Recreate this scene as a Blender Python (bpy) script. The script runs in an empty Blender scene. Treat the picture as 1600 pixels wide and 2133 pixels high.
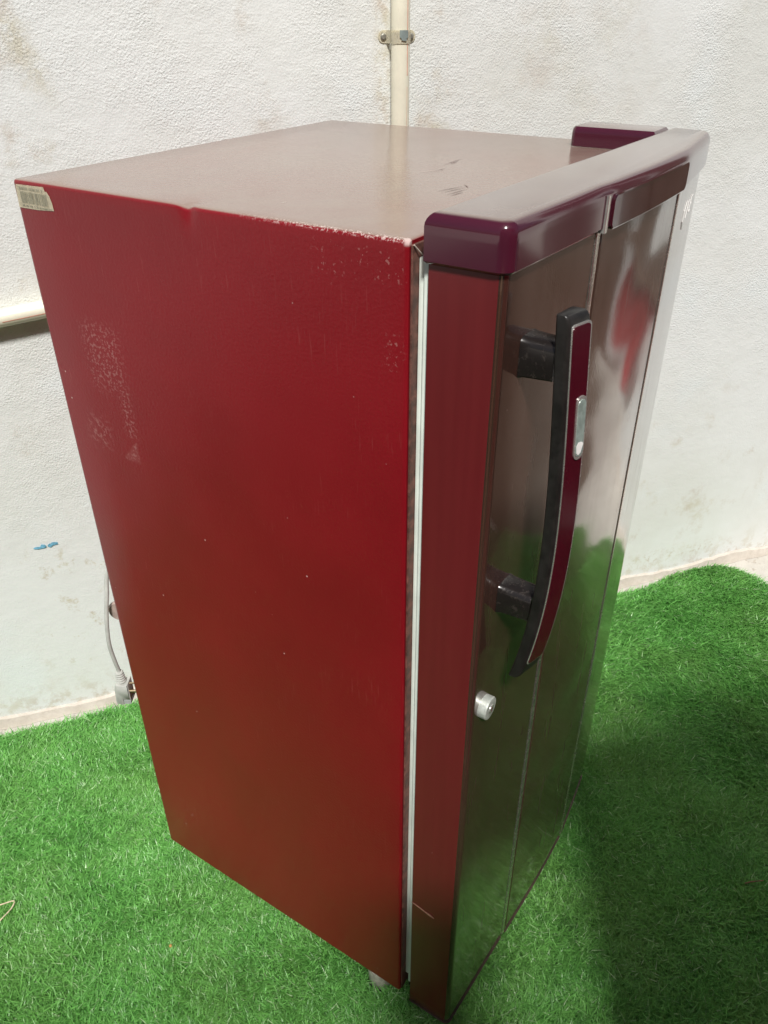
import bpy, bmesh, math, random
import numpy as np
from mathutils import Vector, Matrix

random.seed(7)
rng = np.random.default_rng(7)
S = bpy.context.scene
COL = S.collection
PI = math.pi
ZB = 0.055                      # height of the cabinet's underside above the ground
W, D, H = 0.539, 0.461, 1.06    # cabinet width, depth, height

# ------------------------------------------------------------------ camera
R = [[0.5408214975571858, -0.8411267966202516, -0.004221348997294205],
     [-0.45624836630804966, -0.28913163195764824, -0.8415701561027121],
     [0.7066466840092288, 0.457065215706535, -0.5401313290024012]]
CAM = Vector((-0.511095911502395, -0.3082895886014698, 1.2070730573878403 + ZB))
cam = bpy.data.cameras.new('camera')
camo = bpy.data.objects.new('camera', cam)
COL.objects.link(camo)
rx, ry, rz = Vector(R[0]), -Vector(R[1]), -Vector(R[2])
M = Matrix(((rx.x, ry.x, rz.x, CAM.x), (rx.y, ry.y, rz.y, CAM.y), (rx.z, ry.z, rz.z, CAM.z), (0, 0, 0, 1)))
camo.matrix_world = M
cam.sensor_fit = 'HORIZONTAL'
cam.sensor_width = 36.0
cam.lens = 36.0 * 1659.823 / 1600.0
cam.clip_start = 0.02
cam.clip_end = 500
S.camera = camo

# ------------------------------------------------------------------ sky, sun, exposure
SUN_AZ = math.radians(217)      # compass of the direction TO the sun, from +X counter-clockwise
SUN_EL = math.radians(52)
to_sun = Vector((math.cos(SUN_AZ) * math.cos(SUN_EL), math.sin(SUN_AZ) * math.cos(SUN_EL), math.sin(SUN_EL)))
wd = bpy.data.worlds.new('World')
S.world = wd
wd.use_nodes = True
nt = wd.node_tree
bg = nt.nodes['Background']
sky = nt.nodes.new('ShaderNodeTexSky')
sky.sky_type = 'NISHITA'
sky.sun_disc = False
sky.sun_elevation = SUN_EL
sky.sun_rotation = math.atan2(to_sun.x, to_sun.y)
sky.dust_density = 3.0
sky.ozone_density = 0.7
nt.links.new(sky.outputs[0], bg.inputs['Color'])
bg.inputs['Strength'].default_value = 0.05
sun = bpy.data.lights.new('sun', 'SUN')
sun.energy = 4.4
sun.angle = math.radians(8.0)
sun.color = (1.0, 0.985, 0.95)
suno = bpy.data.objects.new('sun', sun)
COL.objects.link(suno)
suno.rotation_euler = to_sun.to_track_quat('Z', 'Y').to_euler()
suno.location = (0, 0, 6)
S.view_settings.view_transform = 'Standard'
S.view_settings.look = 'None'
S.view_settings.gamma = 1.0
S.view_settings.exposure = -0.07


# ------------------------------------------------------------------ material helpers
class Mat:
    def __init__(self, name):
        self.m = bpy.data.materials.new(name)
        self.m.use_nodes = True
        self.t = self.m.node_tree
        self.b = self.t.nodes['Principled BSDF']
        self.out = self.t.nodes['Material Output']

    def n(self, kind, **kw):
        nd = self.t.nodes.new(kind)
        for k, v in kw.items():
            setattr(nd, k, v)
        return nd

    def put(self, sock, v):
        if hasattr(v, 'is_output'):
            self.t.links.new(v, sock)
        elif isinstance(v, (tuple, list)) and len(v) == 3 and sock.type == 'RGBA':
            sock.default_value = (*v, 1)
        else:
            sock.default_value = v

    def set(self, **kw):
        for k, v in kw.items():
            self.put(self.b.inputs[k.replace('_', ' ')], v)
        return self

    def coords(self, out='Object', scale=(1, 1, 1), loc=(0, 0, 0)):
        tc = self.n('ShaderNodeTexCoord')
        mp = self.n('ShaderNodeMapping')
        mp.inputs['Scale'].default_value = scale
        mp.inputs['Location'].default_value = loc
        self.t.links.new(tc.outputs[out], mp.inputs['Vector'])
        return mp.outputs[0]

    def noise(self, vec, scale, detail=2, rough=0.5, dist=0.0):
        nd = self.n('ShaderNodeTexNoise')
        self.put(nd.inputs['Vector'], vec)
        nd.inputs['Scale'].default_value = scale
        nd.inputs['Detail'].default_value = detail
        nd.inputs['Roughness'].default_value = rough
        nd.inputs['Distortion'].default_value = dist
        return nd.outputs['Fac']

    def voro(self, vec, scale, out='Distance', rnd=1.0):
        nd = self.n('ShaderNodeTexVoronoi')
        self.put(nd.inputs['Vector'], vec)
        nd.inputs['Scale'].default_value = scale
        nd.inputs['Randomness'].default_value = rnd
        return nd.outputs[out]

    def math(self, op, a, b=0.0, clamp=False):
        nd = self.n('ShaderNodeMath', operation=op, use_clamp=clamp)
        self.put(nd.inputs[0], a)
        self.put(nd.inputs[1], b)
        return nd.outputs[0]

    def ramp(self, v, lo, hi, a=0.0, b=1.0):
        nd = self.n('ShaderNodeMapRange', interpolation_type='SMOOTHSTEP')
        self.put(nd.inputs['Value'], v)
        for k, x in (('From Min', lo), ('From Max', hi), ('To Min', a), ('To Max', b)):
            nd.inputs[k].default_value = x
        return nd.outputs[0]

    def mix(self, f, a, b):
        nd = self.n('ShaderNodeMix', data_type='RGBA')
        self.put(nd.inputs[0], f)
        self.put(nd.inputs[6], a)
        self.put(nd.inputs[7], b)
        return nd.outputs[2]

    def xyz(self, vec):
        nd = self.n('ShaderNodeSeparateXYZ')
        self.put(nd.inputs[0], vec)
        return nd.outputs

    def bump(self, height, strength, dist, normal=None):
        nd = self.n('ShaderNodeBump')
        self.put(nd.inputs['Height'], height)
        nd.inputs['Strength'].default_value = strength
        nd.inputs['Distance'].default_value = dist
        if normal is not None:
            self.put(nd.inputs['Normal'], normal)
        return nd.outputs[0]

    def mul(self, *a):
        r = a[0]
        for x in a[1:]:
            r = self.math('MULTIPLY', r, x)
        return r

    def mx(self, *a):
        r = a[0]
        for x in a[1:]:
            r = self.math('MAXIMUM', r, x)
        return r

    def box(self, p, q, p0, p1, q0, q1, s=0.006):
        return self.mul(self.ramp(p, p0 - s, p0 + s), self.ramp(p, p1 - s, p1 + s, 1, 0),
                        self.ramp(q, q0 - s, q0 + s), self.ramp(q, q1 - s, q1 + s, 1, 0))


def simple(name, col, rough=0.5, metal=0.0, ior=1.5, vary=0.12, vscale=40, bumpd=0.0, bscale=300, coat=0.0):
    k = Mat(name)
    v = k.coords()
    f = k.noise(v, vscale, 5, 0.6)
    dark = tuple(c * (1 - vary) for c in col)
    lite = tuple(min(1, c * (1 + vary)) for c in col)
    k.set(Base_Color=k.mix(k.ramp(f, 0.3, 0.7), dark, lite), Metallic=metal, IOR=ior, Coat_Weight=coat,
          Roughness=k.ramp(f, 0.25, 0.75, rough * 0.85, min(1, rough * 1.2)))
    if bumpd:
        k.set(Normal=k.bump(k.noise(v, bscale, 3), 1.0, bumpd))
    return k.m


# --- red enamel of the cabinet: orange peel, tape residue, chips, dust film with wall reflection painted in on the top
k = Mat('red_enamel')
v = k.coords()
x_, y_, z_ = k.xyz(v)
zz = z_
big = k.noise(v, 3.5, 4, 0.55)
fine = k.noise(v, 320, 2, 0.6)
base = k.mix(k.ramp(big, 0.3, 0.7), (0.200, 0.0052, 0.0104), (0.250, 0.0062, 0.0130))
top = k.ramp(k.xyz(k.n('ShaderNodeNewGeometry').outputs['Normal'])[2], 0.6, 0.9)
side = k.ramp(x_, 0.001, 0.002, 1, 0)
dg = k.n('ShaderNodeMapping')
dg.inputs['Rotation'].default_value = (math.radians(38), 0, 0)
dg.inputs['Scale'].default_value = (1, 1, 0.05)
k.put(dg.inputs['Vector'], v)
hair = k.mul(k.ramp(k.noise(dg.outputs[0], 420, 2, 0.6), 0.62, 0.70), k.ramp(k.noise(v, 9, 4, 0.6), 0.45, 0.65), 0.10)
spk = k.ramp(k.noise(v, 260, 3, 0.65), 0.53, 0.58)
spk2 = k.ramp(k.noise(v, 150, 4, 0.7), 0.50, 0.60)
edge1 = k.ramp(k.math('ADD', y_, k.math('MULTIPLY', zz, 0.23)), 0.545, 0.55, 1, 0)    # slanted right-hand border of the residue
res1 = k.mul(k.box(y_, zz, 0.348, 0.402, 0.852 + ZB, 0.925 + ZB, 0.012), spk)
res2 = k.mul(k.box(y_, zz, 0.346, 0.362, 0.80 + ZB, 0.86 + ZB, 0.006), spk)
res3 = k.mul(k.box(y_, zz, 0.349, 0.377, 0.769 + ZB, 0.80 + ZB, 0.003),
             k.ramp(k.math('ADD', k.math('MULTIPLY', y_, 1.0), k.math('MULTIPLY', zz, 0.9)), 1.112, 1.118, 1, 0), k.ramp(spk, 0, 1, 0.25, 1))
res4 = k.mul(k.box(y_, zz, 0.392, 0.425, 0.775 + ZB, 0.812 + ZB, 0.012), spk2)
res5 = k.mul(k.box(y_, zz, 0.003, 0.05, 1.026 + ZB, 1.05 + ZB, 0.006), k.ramp(k.noise(v, 200, 2, 0.6), 0.62, 0.66))
res6 = k.mul(k.box(y_, zz, 0.06, 0.088, 1.02 + ZB, 1.048 + ZB, 0.008), k.ramp(k.noise(v, 260, 3, 0.6), 0.60, 0.66))
res7 = k.mul(k.box(y_, zz, 0.005, 0.020, 0.955 + ZB, 0.985 + ZB, 0.006), k.ramp(k.noise(v, 230, 3, 0.6), 0.58, 0.64))
stn = k.coords(scale=(1, 1, 0.16))
low = k.mul(k.box(y_, zz, 0.36, 0.44, 0.10 + ZB, 0.14 + ZB, 0.01), k.ramp(k.noise(v, 120, 3, 0.6), 0.6, 0.68))
scr = k.mul(k.box(y_, zz, 0.185, 0.225, 0.50 + ZB, 0.60 + ZB, 0.02), k.ramp(k.noise(stn, 150, 2, 0.6), 0.62, 0.72), 0.35)
resid = k.mul(side, k.math('MULTIPLY', k.mx(res1, res2, res3, res4, res5, res6, res7, low, scr), 0.27))
# sparse pin-head chips
vd = k.voro(v, 34)
vc = k.xyz(k.voro(v, 34, 'Color'))
chip = k.mul(k.ramp(vd, 0.022, 0.045, 1, 0), k.ramp(vc[0], 0.80, 0.82))
chip2 = k.mul(k.ramp(k.noise(k.coords(scale=(1, 0.5, 1)), 55, 5, 0.75), 0.735, 0.76), 0.6)
# chipped upper edge, strongest near the front corner
ez = k.ramp(zz, H + ZB - 0.0045, H + ZB - 0.0012)
ex = k.ramp(x_, 0.0022, 0.0052, 1, 0)
en = k.mul(ez, ex, k.ramp(k.noise(v, 520, 3, 0.7), 0.53, 0.57), k.ramp(y_, 0.07, 0.20, 1, 0.0))
corner = k.mul(k.ramp(zz, H + ZB - 0.006, H + ZB - 0.003), k.ramp(x_, 0.004, 0.006, 1, 0), k.ramp(y_, 0.002, 0.005, 1, 0))
white = k.mx(k.mul(side, chip), k.mul(side, chip2), en, corner)
dust_sheen = k.mul(top, k.ramp(k.noise(v, 14, 6, 0.7), 0.2, 0.8, 0.66, 0.86))
c = k.mix(dust_sheen, base, (0.33, 0.275, 0.225))
c = k.mix(k.mul(side, hair), c, (0.60, 0.25, 0.22))
c = k.mix(resid, c, (0.62, 0.36, 0.33))
c = k.mix(k.math('MULTIPLY', white, 0.68), c, (0.78, 0.62, 0.58))
bm_ = k.bump(k.noise(v, 300, 2, 0.5), 0.35, 0.0006)
bm_ = k.bump(k.noise(v, 7, 3, 0.5), 0.5, 0.0016, bm_)
rg = k.math('ADD', k.ramp(big, 0.3, 0.7, 0.30, 0.38), k.math('MULTIPLY', k.mx(resid, white), 0.4))
k.set(Base_Color=c, Roughness=k.math('ADD', rg, k.math('MULTIPLY', top, -0.17)), IOR=k.ramp(top, 0, 1, 1.42, 1.6), Normal=bm_)
RED = k.m

# --- maroon lacquered door front, shade put into its dark colour
k = Mat('maroon_front_shaded')
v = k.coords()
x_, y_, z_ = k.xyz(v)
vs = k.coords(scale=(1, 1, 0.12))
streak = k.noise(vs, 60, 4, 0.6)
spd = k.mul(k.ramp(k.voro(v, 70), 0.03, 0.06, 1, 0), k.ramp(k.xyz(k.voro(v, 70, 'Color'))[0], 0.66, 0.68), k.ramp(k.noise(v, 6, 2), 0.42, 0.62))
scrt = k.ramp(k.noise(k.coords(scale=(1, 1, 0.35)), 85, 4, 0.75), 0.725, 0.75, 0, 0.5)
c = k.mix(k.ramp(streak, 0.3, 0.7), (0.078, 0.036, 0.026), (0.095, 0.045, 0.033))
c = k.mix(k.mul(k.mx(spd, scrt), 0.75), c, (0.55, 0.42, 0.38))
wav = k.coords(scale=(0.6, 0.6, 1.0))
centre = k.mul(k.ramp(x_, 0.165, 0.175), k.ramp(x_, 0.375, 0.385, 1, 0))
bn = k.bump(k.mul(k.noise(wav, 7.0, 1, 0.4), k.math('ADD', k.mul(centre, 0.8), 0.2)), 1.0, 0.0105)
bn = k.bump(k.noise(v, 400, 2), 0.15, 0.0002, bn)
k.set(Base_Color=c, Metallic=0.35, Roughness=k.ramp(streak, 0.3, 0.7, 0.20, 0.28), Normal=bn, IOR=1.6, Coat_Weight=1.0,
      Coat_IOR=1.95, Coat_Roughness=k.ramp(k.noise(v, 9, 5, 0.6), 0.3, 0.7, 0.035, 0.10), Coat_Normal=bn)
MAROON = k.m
# the same sheet at the door's edge, in a sunlit red
k = Mat('maroon_edge_lit')
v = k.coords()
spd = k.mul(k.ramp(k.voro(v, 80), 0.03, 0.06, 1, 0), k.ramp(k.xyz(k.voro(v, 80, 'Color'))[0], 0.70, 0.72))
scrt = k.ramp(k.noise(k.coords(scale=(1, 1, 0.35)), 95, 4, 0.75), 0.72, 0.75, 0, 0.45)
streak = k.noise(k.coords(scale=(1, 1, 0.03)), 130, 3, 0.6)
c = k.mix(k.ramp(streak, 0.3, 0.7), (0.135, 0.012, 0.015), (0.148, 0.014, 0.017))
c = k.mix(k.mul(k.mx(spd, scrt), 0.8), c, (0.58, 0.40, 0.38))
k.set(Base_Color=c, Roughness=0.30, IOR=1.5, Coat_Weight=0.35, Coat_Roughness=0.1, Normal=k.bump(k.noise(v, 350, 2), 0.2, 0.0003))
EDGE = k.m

k = Mat('plum_plastic')
v = k.coords()
du = k.mul(k.ramp(k.xyz(k.n('ShaderNodeNewGeometry').outputs['Normal'])[2], 0.75, 0.98), k.ramp(k.noise(v, 18, 6, 0.7), 0.2, 0.8, 0.55, 0.8))  # grey of dust and wall reflection painted onto upward faces
mk = k.ramp(k.noise(k.coords(scale=(1, 1, .6)), 62, 5, 0.75), 0.70, 0.76, 0, .45)
k.set(Base_Color=k.mix(mk, k.mix(du, (0.070, 0.010, 0.024), (0.30, 0.245, 0.21)), (0.42, 0.28, 0.30)), Roughness=k.math('ADD', 0.12, k.mul(du, 0.10)), IOR=1.52, Coat_Weight=0.55, Coat_Roughness=0.10)
CAPM = k.m
INLAY = simple('maroon_inlay', (0.065, 0.004, 0.011), 0.14, ior=1.42, vary=0.06)
PANEL = simple('dark_plum_panel', (0.045, 0.007, 0.013), 0.10, ior=1.6, vary=0.08, coat=0.6)
BLACK = simple('black_plastic', (0.018, 0.016, 0.015), 0.34, vary=0.3, vscale=70, bumpd=0.0002, bscale=250)
k = Mat('dusty_black_plastic')
v = k.coords()
du = k.ramp(k.noise(v, 160, 5, 0.7), 0.52, 0.75)
k.set(Base_Color=k.mix(k.mul(du, 0.14), (0.016, 0.013, 0.012), (0.24, 0.19, 0.16)), Roughness=k.ramp(du, 0, 1, 0.2, 0.55), IOR=1.55)
DUSTBLACK = k.m
CHROME = simple('dull_chrome', (0.74, 0.72, 0.68), 0.25, metal=0.75, vary=0.1, vscale=80)
ZINC = simple('worn_zinc', (0.62, 0.66, 0.60), 0.42, metal=0.45, vary=0.15, vscale=160, bumpd=0.0002)
TRIMM = simple('brushed_trim', (0.70, 0.67, 0.62), 0.25, metal=0.93, vary=0.12, vscale=80)
GASKET = simple('mint_rubber', (0.80, 0.87, 0.79), 0.5, vary=0.07, vscale=30)
FLANGE = simple('dusty_flange', (0.14, 0.06, 0.045), 0.6, vary=0.5, vscale=110, bumpd=0.0005)
FOOT = simple('dirty_white_plastic', (0.62, 0.58, 0.50), 0.6, vary=0.25, vscale=120)
GREYP = simple('grey_pvc', (0.52, 0.53, 0.49), 0.5, vary=0.08, vscale=90)
GREYL = simple('grey_pvc_cover', (0.40, 0.42, 0.40), 0.45, vary=0.06, vscale=90)
BRASS = simple('pin_brass', (0.55, 0.44, 0.28), 0.3, metal=1.0, vary=0.2)
TRIMEDGE = simple('door_bottom_edging', (0.11, 0.075, 0.055), 0.35, metal=0.4, vary=0.2)
RUSTY = simple('rear_fitting_plastic', (0.40, 0.31, 0.27), 0.6, vary=0.25, vscale=60)
PIPE = simple('cream_pvc', (0.83, 0.79, 0.64), 0.35, vary=0.05, vscale=25, bumpd=0.0004, bscale=60)
STRAP = simple('cream_strap', (0.86, 0.81, 0.66), 0.4, vary=0.06, vscale=80)
SCREW = simple('screw_grey', (0.30, 0.29, 0.25), 0.5, metal=0.6, vary=0.25, vscale=300)
CHIPG = simple('bare_strap_grey', (0.25, 0.30, 0.29), 0.5, vary=0.2)
REDLINE = simple('pale_red_print', (0.78, 0.36, 0.26), 0.5, vary=0.12, vscale=60)
REDLINE2 = simple('faded_red_print', (0.80, 0.60, 0.46), 0.5, vary=0.08, vscale=60)
BLUE = simple('blue_paint', (0.17, 0.42, 0.58), 0.6, vary=0.3, vscale=300)
PAPER = simple('aged_paper', (0.86, 0.79, 0.62), 0.75, vary=0.10, vscale=200)
INK = simple('faded_ink', (0.36, 0.34, 0.25), 0.8, vary=0.25, vscale=300)
CHALK = simple('white_chalk', (0.88, 0.87, 0.84), 0.8, vary=0.05)
SCR = simple('dark_scratch', (0.085, 0.03, 0.025), 0.5, vary=0.2)
SCRL = simple('pale_scratch', (0.62, 0.52, 0.45), 0.6, vary=0.2)
STRAW = simple('dry_straw', (0.66, 0.56, 0.38), 0.6, vary=0.2, vscale=200)
TWIG = simple('brown_twig', (0.30, 0.16, 0.10), 0.7, vary=0.3, vscale=200)
BASIN = simple('red_basin_plastic', (0.42, 0.02, 0.03), 0.3, vary=0.06)


# ------------------------------------------------------------------ mesh helpers
def finish(name, bm, mat, parent=None, smooth=35, loc=None, label=None):
    bmesh.ops.recalc_face_normals(bm, faces=bm.faces)
    me = bpy.data.meshes.new(name)
    bm.to_mesh(me)
    bm.free()
    if smooth:
        me.polygons.foreach_set('use_smooth', [True] * len(me.polygons))
        me.set_sharp_from_angle(angle=math.radians(smooth))
    me.materials.append(mat)
    o = bpy.data.objects.new(name, me)
    COL.objects.link(o)
    if parent is not None:
        o.parent = parent
    if loc:
        o.location = loc
    if label:
        o['label'] = label
    return o


def loft(bm, rings, cap0=True, cap1=True):
    vs = [[bm.verts.new(p) for p in r] for r in rings]
    n = len(vs[0])
    for a, b in zip(vs, vs[1:]):
        for i in range(n):
            j = (i + 1) % n
            bm.faces.new((a[i], a[j], b[j], b[i]))
    if cap0:
        bm.faces.new(vs[0][::-1])
    if cap1:
        bm.faces.new(vs[-1])
    return vs


def box(bm, x0, x1, y0, y1, z0, z1, bev=0.0, seg=2):
    b = bmesh.new()
    bmesh.ops.create_cube(b, size=1)
    for q in b.verts:
        q.co = Vector((x0 + (q.co.x + .5) * (x1 - x0), y0 + (q.co.y + .5) * (y1 - y0), z0 + (q.co.z + .5) * (z1 - z0)))
    if bev:
        bmesh.ops.bevel(b, geom=b.edges[:], offset=bev, segments=seg, affect='EDGES', profile=0.5)
    me = bpy.data.meshes.new('t')
    b.to_mesh(me)
    b.free()
    bm.from_mesh(me)
    bpy.data.meshes.remove(me)


def tube(bm, pts, r, seg=10, cap=True):
    pts = [Vector(p) for p in pts]
    rings = []
    up = Vector((0.31, 0.52, 0.79)).normalized()
    for i, p in enumerate(pts):
        t = (pts[min(i + 1, len(pts) - 1)] - pts[max(i - 1, 0)]).normalized()
        a = t.cross(up).normalized()
        b = t.cross(a)
        rr = r(i) if callable(r) else r
        rings.append([p + (a * math.cos(2 * PI * k / seg) + b * math.sin(2 * PI * k / seg)) * rr for k in range(seg)])
    loft(bm, rings, cap, cap)


def round_poly(pts, rad, seg=5):
    out = []
    n = len(pts)
    for i, (p, r) in enumerate(zip(pts, rad)):
        p = Vector(p)
        if r <= 0:
            out.append(p)
            continue
        a = (Vector(pts[i - 1]) - p)
        b = (Vector(pts[(i + 1) % n]) - p)
        r = min(r, a.length * .49, b.length * .49)
        a, b = p + a.normalized() * r, p + b.normalized() * r
        for k in range(seg + 1):
            t = k / seg
            wq = 1.4142 * t * (1 - t)
            out.append((a * (1 - t) ** 2 + p * wq + b * t * t) / ((1 - t) ** 2 + wq + t * t))
    return out


def offset(poly, d):
    n = len(poly)
    res = []
    for i in range(n):
        e0 = (poly[i] - poly[i - 1]).normalized()
        e1 = (poly[(i + 1) % n] - poly[i]).normalized()
        n0, n1 = Vector((e0.y, -e0.x)), Vector((e1.y, -e1.x))
        m = (n0 + n1)
        m = m / max(m.length_squared, .2) * 2
        res.append(poly[i] + m * d)
    return res


def tag(o, label, cat, group=None):
    o['label'] = label
    o['category'] = cat
    if group:
        o['group'] = group
    return o


def empty(name, loc):
    o = bpy.data.objects.new(name, None)
    COL.objects.link(o)
    o.location = loc
    o.empty_display_size = 0.1
    return o


def interp(x, xs, ys):
    return float(np.interp(x, xs, ys))


# ------------------------------------------------------------------ wall frame
WN = Vector((-0.627, -0.779, 0)).normalized()      # faces the camera
WU = Vector((0.779, -0.627, 0)).normalized()       # along the wall, to the right
WD = -0.78
WP = WN * WD


def wp(u, z, out=0.0):
    return WP + WU * u + WN * out + Vector((0, 0, z))


WROT = math.atan2(WU.y, WU.x)

# ------------------------------------------------------------------ ground
bm = bmesh.new()
box(bm, -60, 60, -60, 60, -0.4, 0.0)
k = Mat('dusty_concrete')
v = k.coords()
f = k.noise(v, 9, 7, 0.65)
c = k.mix(k.ramp(f, 0.3, 0.7), (0.52, 0.49, 0.44), (0.66, 0.63, 0.57))
c = k.mix(k.ramp(k.noise(v, 60, 4, 0.7), 0.55, 0.7), c, (0.42, 0.37, 0.31))
k.set(Base_Color=c, Roughness=0.9, Normal=k.bump(k.noise(v, 120, 4, 0.7), 0.6, 0.002))
g = finish('ground', bm, k.m, smooth=0)
g['kind'] = 'structure'

# ------------------------------------------------------------------ plastered wall
k = Mat('white_rough_plaster')
v = k.coords()
x_, y_, z_ = k.xyz(v)
hi = k.ramp(z_, 0.25, 0.75)                        # splatter coat fades out low down
patch = k.ramp(k.noise(v, 2.3, 5, 0.6), 0.40, 0.66)
speck = k.noise(v, 330, 2, 0.5)
lump = k.noise(v, 120, 3, 0.6)
c = k.mix(patch, (0.80, 0.815, 0.80), (0.735, 0.745, 0.71))
c = k.mix(k.ramp(k.noise(v, 5, 3, 0.5), 0.55, 0.7, 0, 0.5), c, (0.80, 0.85, 0.855))
ysn = k.noise(v, 8, 6, 0.72)
stain = k.mul(k.ramp(ysn, 0.53, 0.72), k.ramp(k.noise(v, 1.9, 3, 0.5), 0.42, 0.62))
# streak top left, soot beside the pipe, mottled brown patch to the right, tide mark low on the right
streak = k.mul(k.ramp(k.math('ABSOLUTE', k.math('ADD', x_, k.math('ADD', 0.275, k.math('MULTIPLY', k.math('SUBTRACT', z_, 1.2), 0.35)))), 0.004, 0.03, 1, 0),
               k.ramp(z_, 1.12, 1.2), k.ramp(k.noise(v, 45, 4, 0.7), 0.35, 0.6))
pipel = k.mul(k.ramp(k.math('ABSOLUTE', k.math('SUBTRACT', x_, 0.240)), 0.004, 0.022, 1, 0), k.ramp(z_, 1.02, 1.2, 0.55, 1.0), k.ramp(k.noise(v, 40, 5, 0.7), 0.38, 0.65))
patch2 = k.mul(k.box(x_, z_, 0.42, 0.72, 1.08, 1.33, 0.10), k.ramp(ysn, 0.42, 0.66), 0.75)
tide = k.mul(k.box(x_, z_, 0.84, 1.16, 0.055, 0.085, 0.02), k.ramp(k.noise(v, 60, 5, 0.75), 0.50, 0.62))
lowl = k.mul(k.box(x_, z_, -0.47, -0.28, 0.12, 0.42, 0.06), k.ramp(k.noise(v, 26, 6, 0.75), 0.545, 0.68), 0.85)
lowr = k.mul(k.ramp(z_, 0.0, 0.13, 1, 0), k.ramp(k.noise(v, 30, 5, 0.7), 0.44, 0.64), 0.8)
allst = k.mx(k.mul(stain, 0.8), k.mul(streak, 0.75), k.mul(pipel, 0.8), k.mul(patch2, 0.5), k.mul(tide, 0.8), lowl, lowr)
c = k.mix(k.mul(allst, 0.75), c, k.mix(k.ramp(k.noise(v, 13, 3), 0.4, 0.6), (0.46, 0.35, 0.24), (0.52, 0.46, 0.30)))
fleck = k.mul(k.ramp(k.noise(v, 70, 4, 0.7), 0.69, 0.75), k.ramp(k.noise(v, 4, 3), 0.4, 0.6), 0.6)
c = k.mix(fleck, c, (0.34, 0.27, 0.19))
amp = k.ramp(k.noise(v, 5, 5, 0.65), 0.34, 0.66, 0.25, 1.3)
hgt = k.math('ADD', k.mul(amp, k.math('ADD', k.mul(speck, 1.0), k.mul(lump, 0.6)), k.ramp(hi, 0, 1, 0.40, 1.0)), k.mul(k.noise(v, 22, 5, 0.65), 0.8))
k.set(Base_Color=c, Roughness=0.92, Specular_IOR_Level=0.2, Normal=k.bump(hgt, 1.0, 0.0014))
PLASTER = k.m
wall = empty('plastered_wall', WP)
wall.rotation_euler = (0, 0, WROT)
tag(wall, 'white rough plastered wall with brown stains behind the refrigerator', 'wall')
bm = bmesh.new()
box(bm, -4, 6, 0.0, 0.2, -0.2, 2.9)
finish('wall_face', bm, PLASTER, wall, 0)
bm = bmesh.new()                                    # worn cement foot of the wall
n = 160
prof = [[], [], [], []]
for i in range(n + 1):
    u = -4 + 10 * i / n if False else -1.2 + 3.0 * i / n
    h = 0.030 + 0.006 * math.sin(u * 17) + random.uniform(-.003, .003)
    prof[0].append(bm.verts.new((u, 0.01, 0.001)))
    prof[1].append(bm.verts.new((u, -0.010 + random.uniform(-.002, .002), 0.001)))
    prof[2].append(bm.verts.new((u, -0.006 + random.uniform(-.0015, .0015), h * .8)))
    prof[3].append(bm.verts.new((u, 0.01, h)))
for i in range(n):
    for a, b in ((0, 1), (1, 2), (2, 3)):
        bm.faces.new((prof[a][i], prof[a][i + 1], prof[b][i + 1], prof[b][i]))
k = Mat('cement_footing')
v = k.coords()
k.set(Base_Color=k.mix(k.ramp(k.noise(v, 28, 6, 0.7), 0.3, 0.7), (0.58, 0.52, 0.45), (0.70, 0.64, 0.57)), Roughness=0.95,
      Normal=k.bump(k.noise(v, 150, 4, 0.7), 0.7, 0.002))
finish('cement_footing', bm, k.m, wall, 40)
# blue paint dab on the wall
bm = bmesh.new()
for (u, z, w, h) in ((-.434, .417, .010, .0035), (-.424, .4195, .006, .005), (-.412, .4185, .005, .006), (-.404, .4205, .008, .0045), (-.428, .4165, .012, .003)):
    pts = [bm.verts.new((u + w * math.cos(a) * random.uniform(.6, 1), -0.0016 + random.uniform(-.0003, 0), z + h * math.sin(a) * random.uniform(.6, 1)))
           for a in [2 * PI * i / 9 for i in range(9)]]
    bm.faces.new(pts)
finish('blue_paint_mark', bm, BLUE, wall, 0)['kind'] = 'stuff'

# ------------------------------------------------------------------ pipes on the wall
PR = 0.0142


def stripe(bm, a, b, axis_r, ang, halfw, e1, e2):
    """thin printed line lying on a pipe from point a to b; e1,e2 span the cross-section"""
    for s in range(6):
        p, q = a.lerp(b, s / 6), a.lerp(b, (s + 1) / 6)
        vs = []
        for base_, da in ((p, -halfw), (p, halfw), (q, halfw), (q, -halfw)):
            t = ang + da / axis_r
            vs.append(bm.verts.new(base_ + (e1 * math.cos(t) + e2 * math.sin(t)) * (axis_r + 0.0003)))
        bm.faces.new(vs)


PU = 0.262
vp = empty('vertical_water_pipe', wp(PU, 0, PR + 0.004))
tag(vp, 'vertical cream plastic water pipe strapped to the wall behind the refrigerator', 'pipe')
base = vp.location
bm = bmesh.new()
tube(bm, [Vector((0, 0, z)) for z in np.linspace(0.70, 2.7, 12)], PR, 28)
finish('pipe_tube', bm, PIPE, vp, 40)
bm = bmesh.new()
stripe(bm, Vector((0, 0, 1.165)), Vector((0, 0, 2.2)), PR, math.radians(62), 0.0007, WU, WN)
finish('red_stripe', bm, REDLINE, vp, 0)
bm = bmesh.new()
stripe(bm, Vector((0, 0, 0.75)), Vector((0, 0, 1.150)), PR, math.radians(62), 0.0007, WU, WN)
finish('faded_stripe', bm, REDLINE2, vp, 0)
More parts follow.
